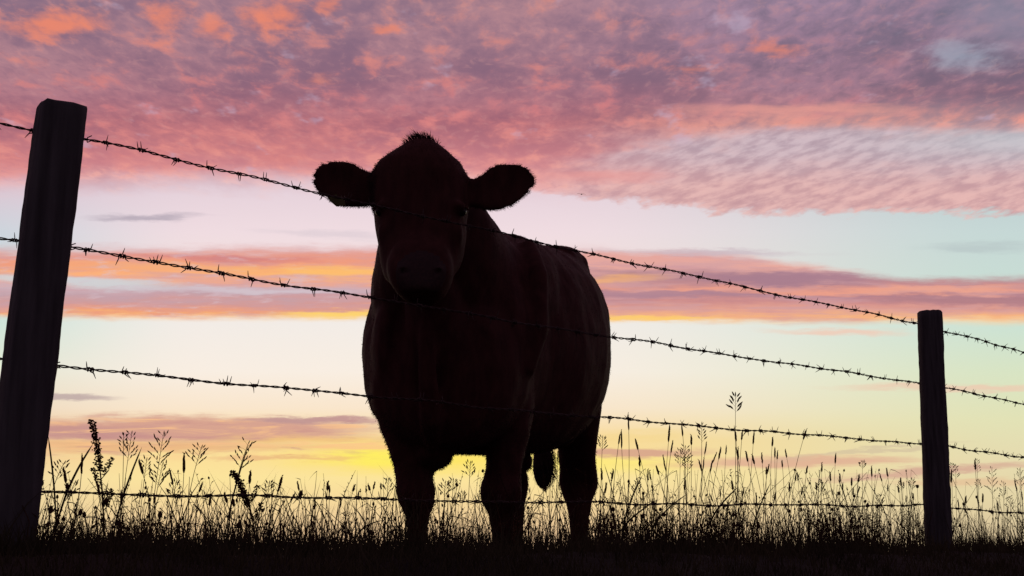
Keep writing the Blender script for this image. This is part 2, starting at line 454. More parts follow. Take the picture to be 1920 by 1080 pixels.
for q in EYE_C:
    eb = MB(); ball(eb, (0, 0, 0), .019, .019, .019); o = eb.build('eye', M_eye, cow_root); o.location = q
    lb = MB(); lb.tube([Vector((.024*math.cos(a), -.010+.006*abs(math.cos(a)), .013*math.sin(a)+.003)) for a in [PI*k/10 for k in range(11)]], .004, 6)
    l_ = lb.build('eyelid', M_cow, cow_root); l_.location = q
# hair: short tufts set on the skin
def hair_on(name, test, length, dens, lean, rnd_seed, width=.0012, mat_=None, curl=.5):
    rnd = random.Random(rnd_seed); hb = MB()
    for f in body_me.polygons:
        c = f.center+CO
        t = test(c, f.normal)
        if t <= 0: continue
        k = t*dens; k = int(k)+(1 if rnd.random() < k-int(k) else 0)
        for _ in range(k):
            p = f.center+Vector((rnd.uniform(-.006, .006), rnd.uniform(-.006, .006), rnd.uniform(-.006, .006)))-f.normal*.002
            L = length*rnd.uniform(.5, 1.25)*min(1, .4+.6*t)
            d = (f.normal+lean(c)+Vector((rnd.gauss(0, .25), rnd.gauss(0, .25), rnd.gauss(0, .25)))).normalized()
            side = d.cross(Vector((rnd.gauss(0, .3), 1, rnd.gauss(0, .3)))).normalized()
            hb.blade(p, d, side, L, width, Vector((rnd.gauss(0, .2), rnd.gauss(0, .2), -curl*rnd.random())), 2)
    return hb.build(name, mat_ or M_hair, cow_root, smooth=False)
polltop = at(789, 262, 4.92)
def is_ear(c):
    a = ratios(0, 0); px = 960+2600*c.x/c.y
    return 4.8 < c.y < 5.02 and c.z > at(0, 400, 4.9).z and (px < 698 or px > 888)
hair_on('ear_hair', lambda c, n: 1.0 if is_ear(c) and abs(n.y) < .9 else (.2 if is_ear(c) else 0), .009, 8, lambda c: Vector((.9 if c.x > -.3 else -.9, 0, -.1)), 1, .0006, curl=.2)
hair_on('poll_tuft', lambda c, n: max(0, 1-(c-polltop).length/.075) if n.z > -.3 else 0, .046, 4, lambda c: Vector((.1 if c.x > -.28 else -.9, 0, .9)), 2, .0013, curl=.1)
hair_on('forehead_hair', lambda c, n: .8 if c.y < 5.05 and c.z > at(0, 345, 4.9).z and not is_ear(c) else 0, .006, 1.4, lambda c: Vector((0, 0, -.2)), 3, .001)
hair_on('leg_hair', lambda c, n: .8 if c.z < at(0, 800, 5.5).z and c.z > -.1 else 0, .008, 1.2, lambda c: Vector((0, 0, -1.2)), 4, .0011)
hair_on('belly_hair', lambda c, n: .8 if n.z < -.35 and at(0, 905, 5.8).z < c.z < at(0, 780, 5.8).z else 0, .007, 1.0, lambda c: Vector((0, 0, -.7)), 5, .0010)
hair_on('coat_hair', lambda c, n: .5 if c.z > at(0, 800, 5.6).z and abs(n.y) < .55 and (c.y > 5.06 or c.z < at(0, 560, 4.9).z) else 0, .006, .5, lambda c: Vector((0, .3, -1.8)), 6, .0008)
# tail switch
sw = MB(); rnd = random.Random(11)
for k in range(1500):
    t0 = rnd.random()
    base = at(1015+rnd.gauss(0, 3), 815+60*t0, 7.19)-CO
    tipx = 1023+rnd.gauss(0, 11); tip = at(tipx, 875+rnd.uniform(-6, 50)-abs(tipx-1022)*.9, 7.19+rnd.gauss(0, .03))-CO
    mid_ = (base+tip)/2+Vector((rnd.gauss(0, .014), rnd.gauss(0, .014), 0))
    sw.tube([base, mid_, tip], [.0014, .0016, .0004], 3, False)
ball(sw, at(1018, 872, 7.19)-CO, .052, .05, .122)
sw.build('tail_switch', M_hair, cow_root, smooth=False)
# ear tag hanging from the lower edge of the ear
tg = MB(); c0 = at(633, 377, 4.885)-CO
pts = [(-.030, 0, .022), (.020, 0, .014), (.030, 0, -.016), (-.004, 0, -.020), (-.030, 0, .002)]
for dy_ in (0, .003):
    for p in pts: tg.v.append(tuple(c0+Vector(p)+Vector((0, dy_, 0))))
tg.f += [(4, 3, 2, 1, 0), (5, 6, 7, 8, 9)]+[(i, (i+1) % 5, 5+(i+1) % 5, 5+i) for i in range(5)]
tg.tube([c0+Vector((-.005, -.012, .018)), c0+Vector((-.005, .045, .018))], .005, 8)
tg.build('ear_tag', M_tag, cow_root, smooth=False)
tag(cow_root, 'dark reddish brown cow behind the barbed wire, facing the camera with its ears out', 'cow')


# ---------------------------------------------------------------- grass verge (uncountable) and single tall plants
def frustum_x(Y): return Y*.37+.25
def visible_blades(name, n, ymin, ymax, hfun, wfun, mt, seed, bendy=.5, seg=3, pow_=1.0):
    rnd = random.Random(seed); mb = MB(); k = 0
    while k < n:
        Y = ymin+(ymax-ymin)*rnd.random()**pow_
        X = rnd.uniform(-1, 1)*frustum_x(Y)
        if rnd.random() > .25+.75*Y/ymax: continue
        cl = mnoise.noise(Vector((X*2.3, Y*2.3, seed)))
        if rnd.random() > .72+.7*cl: continue
        k += 1
        h = hfun(X, Y, rnd)*(1+.45*cl); w = wfun(rnd)
        a = rnd.uniform(0, 2*PI); lean = abs(rnd.gauss(0, .2))
        d = Vector((math.cos(a)*lean, math.sin(a)*lean, 1)).normalized()
        b = Vector((math.cos(a), math.sin(a), -.25))*rnd.uniform(0, bendy)
        sa = rnd.uniform(-.8, .8); side = Vector((math.cos(sa), math.sin(sa), 0))
        mb.blade((X, Y, gz(X, Y)-.01), d, side, h, w, b, seg)
    return mb.build(name, mt, None, smooth=False)
def sd_(x, y): return (x-FL.x)*FN.x+(y-FL.y)*FN.y
def h_short(x, y, r):
    s = sd_(x, y)
    return r.uniform(.018, .042) if s < -.5 else (r.uniform(.03, .085) if s < .25 else r.uniform(.12, .24))
def h_mid(x, y, r):
    s = sd_(x, y)
    return (min(.24, .05+r.expovariate(15)) if s > -.3 else r.uniform(.02, .05))+(.16 if s > .35 else 0)
o = visible_blades('short_grass', 26000, 1.9, 8.5, h_short, lambda r: r.uniform(.0012, .0028), M_grass, 1)
tag(o, 'short dark grass covering the bank in the foreground', 'grass', kind='stuff')
o = visible_blades('near_grass', 9000, 1.95, 3.9, lambda x, y, r: r.uniform(.025, .06), lambda r: r.uniform(.0010, .0022), M_grass, 3)
tag(o, 'trodden short grass nearest the camera at the bottom of the photo', 'grass', kind='stuff')
o = visible_blades('long_grass', 19000, 3.2, 9.0, h_mid, lambda r: r.uniform(.0011, .0027), M_grass, 2, .6)
tag(o, 'dense longer grass blades standing along the fence line', 'grass', kind='stuff')

# low tangle of bent stems, seed bits and leaflets through the verge
def tangle():
    rnd = random.Random(77); mb = MB(); n = 0
    while n < 1700:
        px = rnd.uniform(40, 1925) if rnd.random() < .7 else rnd.uniform(1110, 1720); Y = fence_Y(px)+rnd.uniform(-.15, 1.3)
        X = (px-960)/2600*Y
        if mnoise.noise(Vector((X*3.1, Y*3.1, 9))) < rnd.uniform(-.35, .35): continue
        n += 1
        g = gz(X, Y); top = EYE+(1031-(985-min(105, rnd.expovariate(1/33))))/2600*Y
        h = max(.05, top-g); a = rnd.uniform(0, 6.28); ln = rnd.gauss(0, .24)*h
        d = Vector((math.cos(a)*ln, math.sin(a)*ln, 0)); kink = Vector((rnd.gauss(0, .06), rnd.gauss(0, .06), 0))*h
        p = [Vector((X, Y, g-.01))+Vector((0, 0, h*t))+d*(t*t)+kink*math.sin(PI*t*1.3) for t in (0, .2, .4, .6, .8, 1)]
        r = rnd.uniform(.0010, .0021)
        mb.tube(p, [r, r, r*.95, r*.85, r*.7, r*.4], 3, False)
        kind = rnd.random()
        if kind < .45:                       # little spindle leaves along the stem
            for q in range(rnd.randint(3, 8)):
                t = rnd.uniform(.25, 1)*4.99; i = int(t); o_ = p[i].lerp(p[i+1], t-i); b = rnd.uniform(0, 6.28)
                mb.blade(o_, Vector((math.cos(b), math.sin(b), rnd.uniform(.1, 1.2))).normalized(), Vector((-math.sin(b)+.2, math.cos(b), .3)).normalized(), rnd.uniform(.012, .035), rnd.uniform(.0015, .0035), Vector((0, 0, -rnd.uniform(0, .7))), 3)
        elif kind < .75:                     # seed spike
            for q in range(rnd.randint(6, 14)):
                t = 3.4+1.55*rnd.random(); i = int(t); o_ = p[i].lerp(p[i+1], t-i); b = rnd.uniform(0, 6.28)
                mb.grain(o_, Vector((math.cos(b), math.sin(b), 1.2)), rnd.uniform(.005, .010), rnd.uniform(.0011, .002))
        elif kind < .85:                     # round bud
            mb.grain(p[-1]-Vector((0, 0, .006)), Vector((rnd.gauss(0, .3), 0, 1)), rnd.uniform(.010, .016), rnd.uniform(.0035, .0055))
        else:                                # snapped stem hanging over
            b = rnd.choice((-1, 1)); mb.blade(p[-1], Vector((b, 0, rnd.uniform(-.9, .1))).normalized(), Vector((.2, .3, 1)).normalized(), rnd.uniform(.03, .07), .0016, Vector((0, 0, -.4)), 3)
    o = mb.build('tangled_weeds', M_weed, None, smooth=False)
    tag(o, 'low tangle of bent weeds and seed bits through the fence verge', 'weeds', kind='stuff')
tangle()

def stem_curve(base, tip, bow, n=8):
    base = Vector(base); tip = Vector(tip); out = []
    for k in range(n+1):
        t = k/n; out.append(base.lerp(tip, t)+bow*(4*t*(1-t)))
    return out
def plantroot(name, base): return empty(name, base)
def timothy(px, py, Y, head=.045, lean=None, rnd=random):
    tip = at(px, py, Y); lx = rnd.gauss(0, .05) if lean is None else lean
    by = Y+rnd.uniform(-.03, .03); bx = tip.x-lx; base = Vector((bx, by, gz(bx, by)-.01))
    root = plantroot('timothy_plant', base)
    bow = Vector((rnd.gauss(0, .012), 0, 0))
    c = [p-base for p in stem_curve(base, tip, bow, 9)]
    L = (tip-base).length; hf = min(.45, head/L)
    mb = MB(); mb.tube(c, [.0014-.0006*i/9 for i in range(10)], 4); 
    for q in range(rnd.choice((1, 2, 2))):
        t = rnd.uniform(.15, .5); p = c[int(t*9)]; s = rnd.choice((-1, 1))
        mb.blade(p, Vector((s*rnd.uniform(.2, .6), rnd.uniform(-.3, .3), 1)).normalized(), Vector((.4, 1, 0)).normalized(), rnd.uniform(.05, .11), .0014, Vector((s*.3, 0, -.3)), 3)
    mb.build('stem', M_dry, root)
    tdir = (c[-1]-c[-2]).normalized(); h0 = c[-1]-tdir*head
    r = rnd.uniform(.0028, .0046)
    hb = MB(); N = 7
    hb.tube([h0+tdir*head*k/N+Vector((rnd.gauss(0, .0005), 0, 0)) for k in range(N+1)], [r*.45, r, r*1.08, r*1.05, r, r*.9, r*.7, r*.2], 6)
    for q in range(14):
        t = rnd.random(); a = rnd.uniform(0, 6.28)
        hb.grain(h0+tdir*head*t, tdir+Vector((math.cos(a), math.sin(a), 0))*.8, r*1.9, r*.35)
    hb.build('seed_head', M_dry, root)
    return root
def panicle(px, py, Y, size=.10, spread=.35, lean=0.0, rnd=random, heavy=1.25, name='meadow_plant'):
    tip = at(px, py, Y); bx = tip.x-lean; by = Y; base = Vector((bx, by, gz(bx, by)-.01))
    root = plantroot(name, base)
    c = [p-base for p in stem_curve(base, tip, Vector((-.18*lean, 0, .02 if abs(lean) > .04 else 0)), 12)]
    mb = MB(); mb.tube(c, [.0015-.0008*i/12 for i in range(13)], 4)
    for q in range(2):
        p = c[2+q*2]; s = rnd.choice((-1, 1))
        mb.blade(p, Vector((s*.4, .1, 1)).normalized(), Vector((.5, 1, 0)).normalized(), rnd.uniform(.07, .13), .0016, Vector((s*.4, 0, -.4)), 3)
    mb.build('stem', M_dry, root)
    hb = MB(); tot = (tip-base).length; hf = min(.8, size/tot)
    nb = 5
    def pt(t):
        x = t*12; i = min(11, int(x)); return c[i].lerp(c[i+1], x-i)
    for k in range(nb*2):
        t = 1-hf*(1-k/(nb*2)); p = pt(t); s = -1 if k % 2 else 1
        L = size*spread*(1-.72*k/(nb*2))*rnd.uniform(.7, 1.15)
        dirv = Vector((s*rnd.uniform(.5, 1), rnd.uniform(-.5, .5), rnd.uniform(.5, 1.0))).normalized()
        e = p+dirv*L; hb.tube([p, (p+e)/2+Vector((0, 0, .002)), e], .0005, 3, False)
        m = max(1, int(L/.009))
        for q in range(m):
            u = (q+1)/m
            hb.grain(p.lerp(e, u)+Vector((0, 0, .001)), dirv+Vector((rnd.gauss(0, .35), rnd.gauss(0, .3), .3)), rnd.uniform(.0085, .0125)*heavy, .0017*heavy)
    hb.grain(c[-1]-Vector((0, 0, .003)), (c[-1]-c[-2]), .009*heavy, .0013*heavy)
    hb.build('seed_head', M_dry, root)
    return root
def dock(px, py, Y, bxpx, size, rnd, label):
    tip = at(px, py, Y); bb = at(bxpx, 1000, Y); base = Vector((bb.x, Y, gz(bb.x, Y)-.01))
    root = plantroot('dock_plant', base)
    c = [p-base for p in stem_curve(base, tip, Vector(((bb.x-tip.x)*.22, 0, .01)), 14)]
    mb = MB(); mb.tube(c, [.0032-.0020*i/14 for i in range(15)], 6)
    arms = []
    for k, t in enumerate((.42, .53, .63)):
        p = c[int(t*14)]; s = (1, -1, 1)[k]
        e = p+Vector((s*.025, rnd.gauss(0, .01), .06)); arms.append((p, e)); mb.tube([p, (p+e)/2+Vector((s*.007, 0, -.004)), e], [.0014, .0012, .0008], 5)
    mb.build('stem', M_dock, root)
    hb = MB()
    def cluster(p, d, rad, n):
        nonlocal hb
        for q in range(n):
            a = rnd.uniform(0, 6.28); v = Vector((math.cos(a), math.sin(a), rnd.uniform(-.5, .6))).normalized()
            hb.grain(p+v*rad*rnd.uniform(.1, .8), v, rnd.uniform(.004, .007), rnd.uniform(.0018, .0028))
    n0 = int(14*(1-size)); 
    for k in range(26):
        t = (1-size)+size*k/25; x = t*14; i = min(13, int(x)); p = c[i].lerp(c[i+1], x-i)
        cluster(p, None, .0145*(1-.3*abs(k-10)/15)*(.45+.8*abs(math.sin(k*.9+px)))*rnd.uniform(.7, 1.25), 15)
    for p, e in arms:
        keep, hb = hb, MB()
        for k in range(8): cluster(p.lerp(e, .25+.75*k/7), None, .008, 8)
        hb.build('seed_head', M_dock, root); hb = keep
    hb.build('seed_head', M_dock, root)
    lf = MB()
    for k in range(4):
        p = c[1+k]; s = rnd.choice((-1, 1))
        lf.blade(p, Vector((s*.8, rnd.uniform(-.4, .4), .8)).normalized(), Vector((.3*s, 1, .3)).normalized(), rnd.uniform(.06, .10), .010, Vector((s*.3, 0, -.6)), 5)
    lf.build('leaf_cluster', M_grass, root)
    tag(root, label, 'dock plant'); return root
def leafblade(px, py, Y, bxpx, w, rnd, droop):
    tip = at(px, py, Y); bb = at(bxpx, 1000, Y); base = Vector((bb.x, Y, gz(bb.x, Y)-.01))
    root = plantroot('grass_leaf', base)
    mb = MB(); n = 12; d = tip-base
    for face in (0, 1):
        i0 = len(mb.v)
        for k in range(n+1):
            t = k/n; c = d*t+Vector((-d.x*.16*math.sin(PI*t), 0, droop*.5*math.sin(PI*t)))
            ww = w*.7*math.sin(PI*min(1, .18+.82*(1-t)))**.8*(1 if k < n else .05)
            tl = (d+Vector((0, 0, 0))).normalized(); sv = Vector((.75, .0, -.35)).normalized()
            mb.v.append(tuple(c-sv*ww+Vector((0, .0008*face, 0)))); mb.v.append(tuple(c+sv*ww+Vector((0, .0008*face, 0))))
        for k in range(n):
            a = i0+2*k; mb.f.append((a, a+1, a+3, a+2) if face else (a, a+2, a+3, a+1))
    mb.build('leaf_blade', M_grass, root)
    return root
def bud(px, py, Y, r, rnd, tall=1.0):
    tip = at(px, py, Y); bx = tip.x-rnd.gauss(0, .02); base = Vector((bx, Y, gz(bx, Y)-.01))
    root = plantroot('ribwort_plantain', base)
    mb = MB(); mb.tube([p-base for p in stem_curve(base, tip, Vector((rnd.gauss(0, .006), 0, 0)), 7)], .0009, 4)
    mb.build('stem', M_dry, root)
    hb = MB(); tp = tip-base
    hb.tube([tp+Vector((0, 0, r*tall*(-1+.33*k))) for k in range(7)], [r*.25, r*.8, r, r*1.02, r*.9, r*.62, r*.15], 8)
    for q in range(18):
        a = rnd.uniform(0, 6.28); z = rnd.uniform(-.8, .9)
        hb.grain(tp+Vector((math.cos(a)*r*.6, math.sin(a)*r*.6, z*r*tall)), Vector((math.cos(a), math.sin(a), .4)), r*.7, r*.16)
    hb.build('flower_head', M_dock, root)
    return root
def gl(o, label, cat, group): return tag(o, label, cat, group)
rg = random.Random(5)
def fy(px, d=.25): return fence_Y(px)+d
# --- left of the cow
dock(172, 789, 4.0, 197, .36, rg, 'tall upright dock plant with clustered brown seeds near the left fence post')
dock(436, 884, 4.25, 482, .40, rg, 'dock plant with a bent brown seed spike leaning left, midway between left post and cow')
LT = 'seeding grass between the left post and the cow'
for (x, y, s, sp, ln) in ((247, 812, .085, .40, .03), (307, 812, .10, .48, .035), (378, 838, .07, .55, .05), (466, 830, .10, .45, .06), (232, 815, .06, .3, -.01), (275, 862, .05, .4, .02), (120, 868, .06, .5, .05), (140, 905, .05, .5, .04), (305, 870, .07, .6, .03), (330, 905, .05, .5, .02), (505, 905, .04, .5, .02), (728, 900, .045, .5, .01)):
    gl(panicle(x, y, fy(x, rg.uniform(.1, .5)), s, sp, ln, rg), 'slender grass with a loose branching seed head, left of the cow', 'meadow plant', 'loose-headed grasses left of the cow')
for (x, y, h) in ((154, 850, .055), (182, 905, .035), (345, 850, .06), (260, 862, .045), (318, 880, .045), (470, 882, .04), (529, 893, .03), (527, 905, .03), (557, 903, .03), (615, 903, .03), (553, 925, .03), (618, 910, .025), (665, 910, .022), (690, 908, .022), (703, 904, .024), (714, 906, .02), (590, 935, .03), (640, 935, .03), (380, 905, .03), (395, 930, .03), (420, 925, .03), (437, 935, .025), (120, 880, .04), (205, 930, .03), (228, 920, .03), (288, 925, .03)):
    gl(timothy(x, y, fy(x, rg.uniform(.0, .5)), h, None, rg), 'thin grass stalk with a narrow seed spike, left of the cow', 'meadow plant', 'spiked grasses left of the cow')
for (x, y, bx, w, dr) in ((175, 831, 92, .0045, .05), (266, 838, 205, .004, .0), (466, 833, 415, .0035, .0), (90, 815, 108, .004, 0), (640, 935, 700, .004, .05), (575, 920, 625, .0035, .04), (720, 975, 655, .004, .05)):
    gl(leafblade(x, y, fy(x, rg.uniform(.0, .3)), bx, w, rg, dr), 'broad grass leaf arching over, left of the cow', 'grass leaf', 'broad arching grass leaves left of the cow')
for (x, y, r) in ((126, 911, .0052), (78, 905, .006), (151, 960, .006), (158, 965, .0055), (198, 940, .006), (300, 965, .007), (564, 925, .0062), (95, 955, .007), (219, 980, .006), (700, 945, .004), (447, 985, .006)):
    gl(bud(x, y, fy(x, rg.uniform(.0, .3)), r, rg, 1.6), 'plantain with a small oval brown flower head, left of the cow', 'plantain', 'plantains left of the cow')
# --- between the cow's legs
for (x, y, s) in ((882, 868, .05), (835, 905, .05), (850, 900, .04), (868, 925, .035)):
    gl(panicle(x, y, fy(x, rg.uniform(.1, .4)), s, .6, .01, rg), 'branching seed grass showing in the gap between the cow\'s fore legs', 'meadow plant', 'grasses seen between the cow\'s fore legs')
for (x, y, h) in ((1036, 838, .05), (1046, 845, .06), (1030, 880, .05), (1048, 905, .04)):
    gl(timothy(x, y, 7.6, h, None, rg), 'grass stalk showing in the gap beside the cow\'s tail', 'meadow plant', 'grasses seen beside the cow\'s tail')
for (x, y) in ((856, 908), (840, 930), (990, 952)):
    gl(bud(x, y, fy(x, .2), .005, rg, 1.2), 'small round bud on a thin stem in front of the cow\'s legs', 'plantain', 'buds in front of the cow\'s legs')
# --- between the cow and the right post
tag(panicle(1379, 742, 5.35, .065, .36, .012, rg, 2.1), 'tallest single grass, its compact seed head rising above the third wire', 'meadow plant')
tag(panicle(1316, 796, 5.4, .07, .22, .01, rg, 1.7), 'grass with a dense drooping seed head just under the third wire', 'meadow plant')
tag(timothy(1512, 805, 5.8, .045, .12, rg), 'thin leaning grass stalk crossing the third wire, alone between cow and right post', 'meadow plant')
spots = [(1178, 778, .07), (1165, 805, .09), (1163, 812, .05), (1191, 822, .06), (1199, 855, .05), (1256, 795, .09), (1278, 794, .06), (1262, 825, .06), (1243, 852, .08), (1296, 815, .05), (1325, 828, .07), (1344, 848, .06), (1352, 838, .06),
         (1362, 835, .05), (1378, 805, .06), (1392, 806, .05), (1414, 808, .07), (1380, 838, .05), (1398, 845, .06), (1384, 838, .07), (1449, 820, .05), (1453, 838, .06), (1472, 842, .05), (1466, 862, .04), (1458, 845, .05), (1428, 848, .06),
         (1410, 852, .05), (1442, 870, .05), (1437, 875, .04), (1336, 862, .06), (1310, 862, .06), (1320, 858, .06), (1215, 880, .05), (1218, 885, .04), (1230, 872, .05), (1150, 880, .05), (1180, 900, .04), (1285, 900, .05), (1372, 900, .05), (1495, 885, .05),
         (1480, 905, .05), (1567, 850, .06), (1541, 868, .05), (1556, 885, .05), (1514, 873, .04), (1493, 888, .04), (1575, 888, .05), (1611, 890, .04), (1612, 912, .04), (1634, 874, .06), (1649, 887, .05), (1662, 878, .05), (1664, 908, .04), (1688, 895, .05),
         (1684, 912, .04), (1597, 895, .05), (1530, 905, .04), (1580, 905, .04), (1600, 915, .04), (1505, 915, .04), (1699, 930, .04), (1712, 925, .035), (1137, 905, .05), (1128, 880, .05), (1205, 925, .04), (1330, 925, .05), (1350, 915, .05), (1395, 915, .05), (1418, 925, .05), (1455, 920, .05)]
for (x, y, h) in spots:
    gl(timothy(x, y, fy(x, rg.uniform(-.05, .9)), h*.85, None, rg), 'thin grass stalk with a narrow seed spike, between the cow and the right post', 'meadow plant', 'spiked grasses between cow and right post')
for (x, y, s) in ((1276, 845, .07), (1290, 860, .05), (1285, 838, .06), (1195, 905, .05), (1130, 820, .05), (1617, 866, .035), (1710, 900, .05), (1540, 905, .05), (1690, 905, .04), (1650, 930, .05)):
    gl(panicle(x, y, fy(x, rg.uniform(.1, .6)), s, .5, .015, rg), 'grass with a loose branching seed head, between cow and right post', 'meadow plant', 'loose-headed grasses between cow and right post')
for (x, y, bx, w, dr) in ((1205, 890, 1160, .0045, .02), (1290, 925, 1200, .004, .03), (1385, 912, 1310, .005, .04), (1372, 925, 1440, .005, .05), (1235, 935, 1130, .005, .05), (1570, 895, 1605, .004, .02), (1625, 900, 1680, .004, .02), (1445, 905, 1400, .004, .0), (1133, 870, 1165, .003, .03)):
    gl(leafblade(x, y, fy(x, rg.uniform(.0, .3)), bx, w, rg, dr), 'broad grass leaf arching over, between cow and right post', 'grass leaf', 'broad arching grass leaves between cow and right post')
for (x, y, r) in ((1206, 925, .0055), (1245, 965, .007), (1238, 955, .006), (1205, 968, .007), (1375, 965, .007), (1480, 958, .006), (1150, 955, .007), (1602, 930, .006), (1573, 925, .007), (1622, 940, .006), (1720, 912, .007), (1560, 955, .006), (1645, 950, .006)):
    gl(bud(x, y, fy(x, rg.uniform(.0, .3)), r, rg, 1.3), 'plantain with a small round brown flower head, between cow and right post', 'plantain', 'plantains between cow and right post')
# --- right of the right post
for (x, y, s, sp) in ((1792, 872, .07, .28), (1832, 862, .07, .28), (1860, 878, .13, .35), (1882, 905, .09, .4), (1912, 880, .10, .35), (1785, 870, .05, .3), (1835, 900, .05, .3), (1895, 935, .06, .5)):
    gl(panicle(x, y, fy(x, rg.uniform(.1, .5)), s, sp, .015, rg), 'grass with a branching seed head at the far right, beyond the right post', 'meadow plant', 'loose-headed grasses beyond the right post')
for (x, y, h) in ((1828, 862, .05), (1784, 880, .07), (1796, 935, .05), (1811, 930, .04), (1831, 930, .04), (1843, 925, .05), (1870, 940, .05), (1902, 900, .06), (1915, 920, .05), (1890, 950, .05), (1806, 950, .04)):
    gl(timothy(x, y, fy(x, rg.uniform(.0, .5)), h, None, rg), 'thin grass stalk with a narrow seed spike at the far right, beyond the right post', 'meadow plant', 'spiked grasses beyond the right post')
for (x, y, r) in ((1807, 945, .007), (1831, 932, .006), (1800, 985, .008), (1860, 960, .008)):
    gl(bud(x, y, fy(x, .2), r, rg, 1.3), 'plantain with a round flower head at the far right, beyond the right post', 'plantain', 'plantains beyond the right post')

# ---------------------------------------------------------------- tiny bird far off
def make_bird():
    c = at(1090, 364.5, 60)
    root = empty('bird', c, R(10))
    b = MB(); b.tube([(-.09, 0, 0), (-.05, 0, .004), (0, 0, .008), (.05, 0, .008), (.075, 0, .012), (.1, 0, .01)], [.006, .018, .028, .022, .015, .003], 8)
    b.build('body', M_bird, root)
    for s in (-1, 1):
        w = MB(); top = [(.03, .01, .012), (.04, .07, .035), (.005, .14, .03), (-.03, .2, .01)]
        bot = [(-.04, .01, .010), (-.03, .07, .03), (-.04, .14, .026), (-.04, .2, .009)]
        for up in (0, -.006):
            for q in range(4):
                w.v.append((top[q][0], s*top[q][1], top[q][2]+up)); w.v.append((bot[q][0], s*bot[q][1], bot[q][2]+up))
        for q in range(3):
            a = 2*q; w.f.append((a, a+1, a+3, a+2)); w.f.append((a+8, a+10, a+11, a+9))
            w.f.append((a, a+2, a+10, a+8)); w.f.append((a+1, a+9, a+11, a+3))
        w.f.append((6, 7, 15, 14)); w.build('wing', M_bird, root)
    root.rotation_euler = (R(8), R(-5), R(75))
    tag(root, 'tiny dark bird flying far off in the pale sky right of the cow\'s head', 'bird')
make_bird()

# ---------------------------------------------------------------- sky
W = bpy.data.worlds.new('World'); S.world = W; W.use_nodes = True
nt = W.node_tree; nt.nodes.clear(); NN = nt.nodes; LK = nt.links
class E:                                   # tiny expression builder for shader maths
    def __init__(s, k): s.k = k
def sock(v, i):
    if isinstance(v, E): LK.new(v.k, i)
    else: i.default_value = v
def mth(op, a, b=0.0, clamp=False):
    n = NN.new('ShaderNodeMath'); n.operation = op; n.use_clamp = clamp
    sock(a, n.inputs[0]); sock(b, n.inputs[1]); return E(n.outputs[0])
E.__add__ = lambda a, b: mth('ADD', a, b); E.__radd__ = E.__add__
E.__sub__ = lambda a, b: mth('SUBTRACT', a, b); E.__rsub__ = lambda a, b: mth('SUBTRACT', b, a)
E.__mul__ = lambda a, b: mth('MULTIPLY', a, b); E.__rmul__ = E.__mul__
E.__truediv__ = lambda a, b: mth('DIVIDE', a, b); E.__rtruediv__ = lambda a, b: mth('DIVIDE', b, a)
def ss(a, b, x, lo=0.0, hi=1.0):
    n = NN.new('ShaderNodeMapRange'); n.interpolation_type = 'SMOOTHSTEP'
    flip = a > b
    if flip: a, b, lo, hi = b, a, hi, lo
    sock(x, n.inputs[0]); n.inputs[1].default_value = a; n.inputs[2].default_value = b
    n.inputs[3].default_value = lo; n.inputs[4].default_value = hi; return E(n.outputs[0])
def comb(x, y, z=0.0):
    n = NN.new('ShaderNodeCombineXYZ'); sock(x, n.inputs[0]); sock(y, n.inputs[1]); sock(z, n.inputs[2]); return E(n.outputs[0])
def tex(vec, sx, sy, seed, detail=4, rough=.55, dist=0, rot=0):
    m = NN.new('ShaderNodeMapping'); LK.new(vec.k, m.inputs[0]); m.inputs['Scale'].default_value = (sx, sy, 1); m.inputs['Location'].default_value = (seed*3.7, seed*1.3, seed)
    m.inputs['Rotation'].default_value = (0, 0, rot)
    n = NN.new('ShaderNodeTexNoise'); n.inputs['Scale'].default_value = 1; n.inputs['Detail'].default_value = detail
    n.inputs['Roughness'].default_value = rough; n.inputs['Distortion'].default_value = dist
    LK.new(m.outputs[0], n.inputs['Vector']); return E(n.outputs['Fac'])
def mix(a, b, f):
    n = NN.new('ShaderNodeMix'); n.data_type = 'RGBA'; n.clamp_factor = True
    sock(f, n.inputs[0]); sock(a, n.inputs[6]); sock(b, n.inputs[7]); return E(n.outputs[2])
def ramp(x, stops):
    n = NN.new('ShaderNodeValToRGB'); LK.new(x.k, n.inputs[0]); r = n.color_ramp
    lo, hi = stops[0][0], stops[-1][0]
    x2 = (x-lo)/(hi-lo); LK.new(x2.k, n.inputs[0])
    r.elements[0].position = 0; r.elements[0].color = lin(stops[0][1]); r.elements[1].position = 1; r.elements[1].color = lin(stops[-1][1])
    for p, c in stops[1:-1]:
        e = r.elements.new((p-lo)/(hi-lo)); e.color = lin(c)
    return E(n.outputs[0])
g = NN.new('ShaderNodeTexCoord'); sx = NN.new('ShaderNodeSeparateXYZ'); LK.new(g.outputs['Generated'], sx.inputs[0])
DX, DY, DZ = E(sx.outputs[0]), E(sx.outputs[1]), E(sx.outputs[2])
dyc = mth('MAXIMUM', DY, .12)
# bearing and height on the western sky (units: 1/2600 of the distance ahead)
U = DX/dyc*2600+960
V = 1031-DZ/dyc*2600
def sp(x, y):                               # sky position of a measured direction
    a, b = ratios(x, y); return 960+a*2600, 1031-b*2600
UV = comb(U, V)
dzc = mth('MAXIMUM', DZ, .02)
CL = comb(DX/dzc, DY/dzc)                   # where the ray meets the flat cloud layer
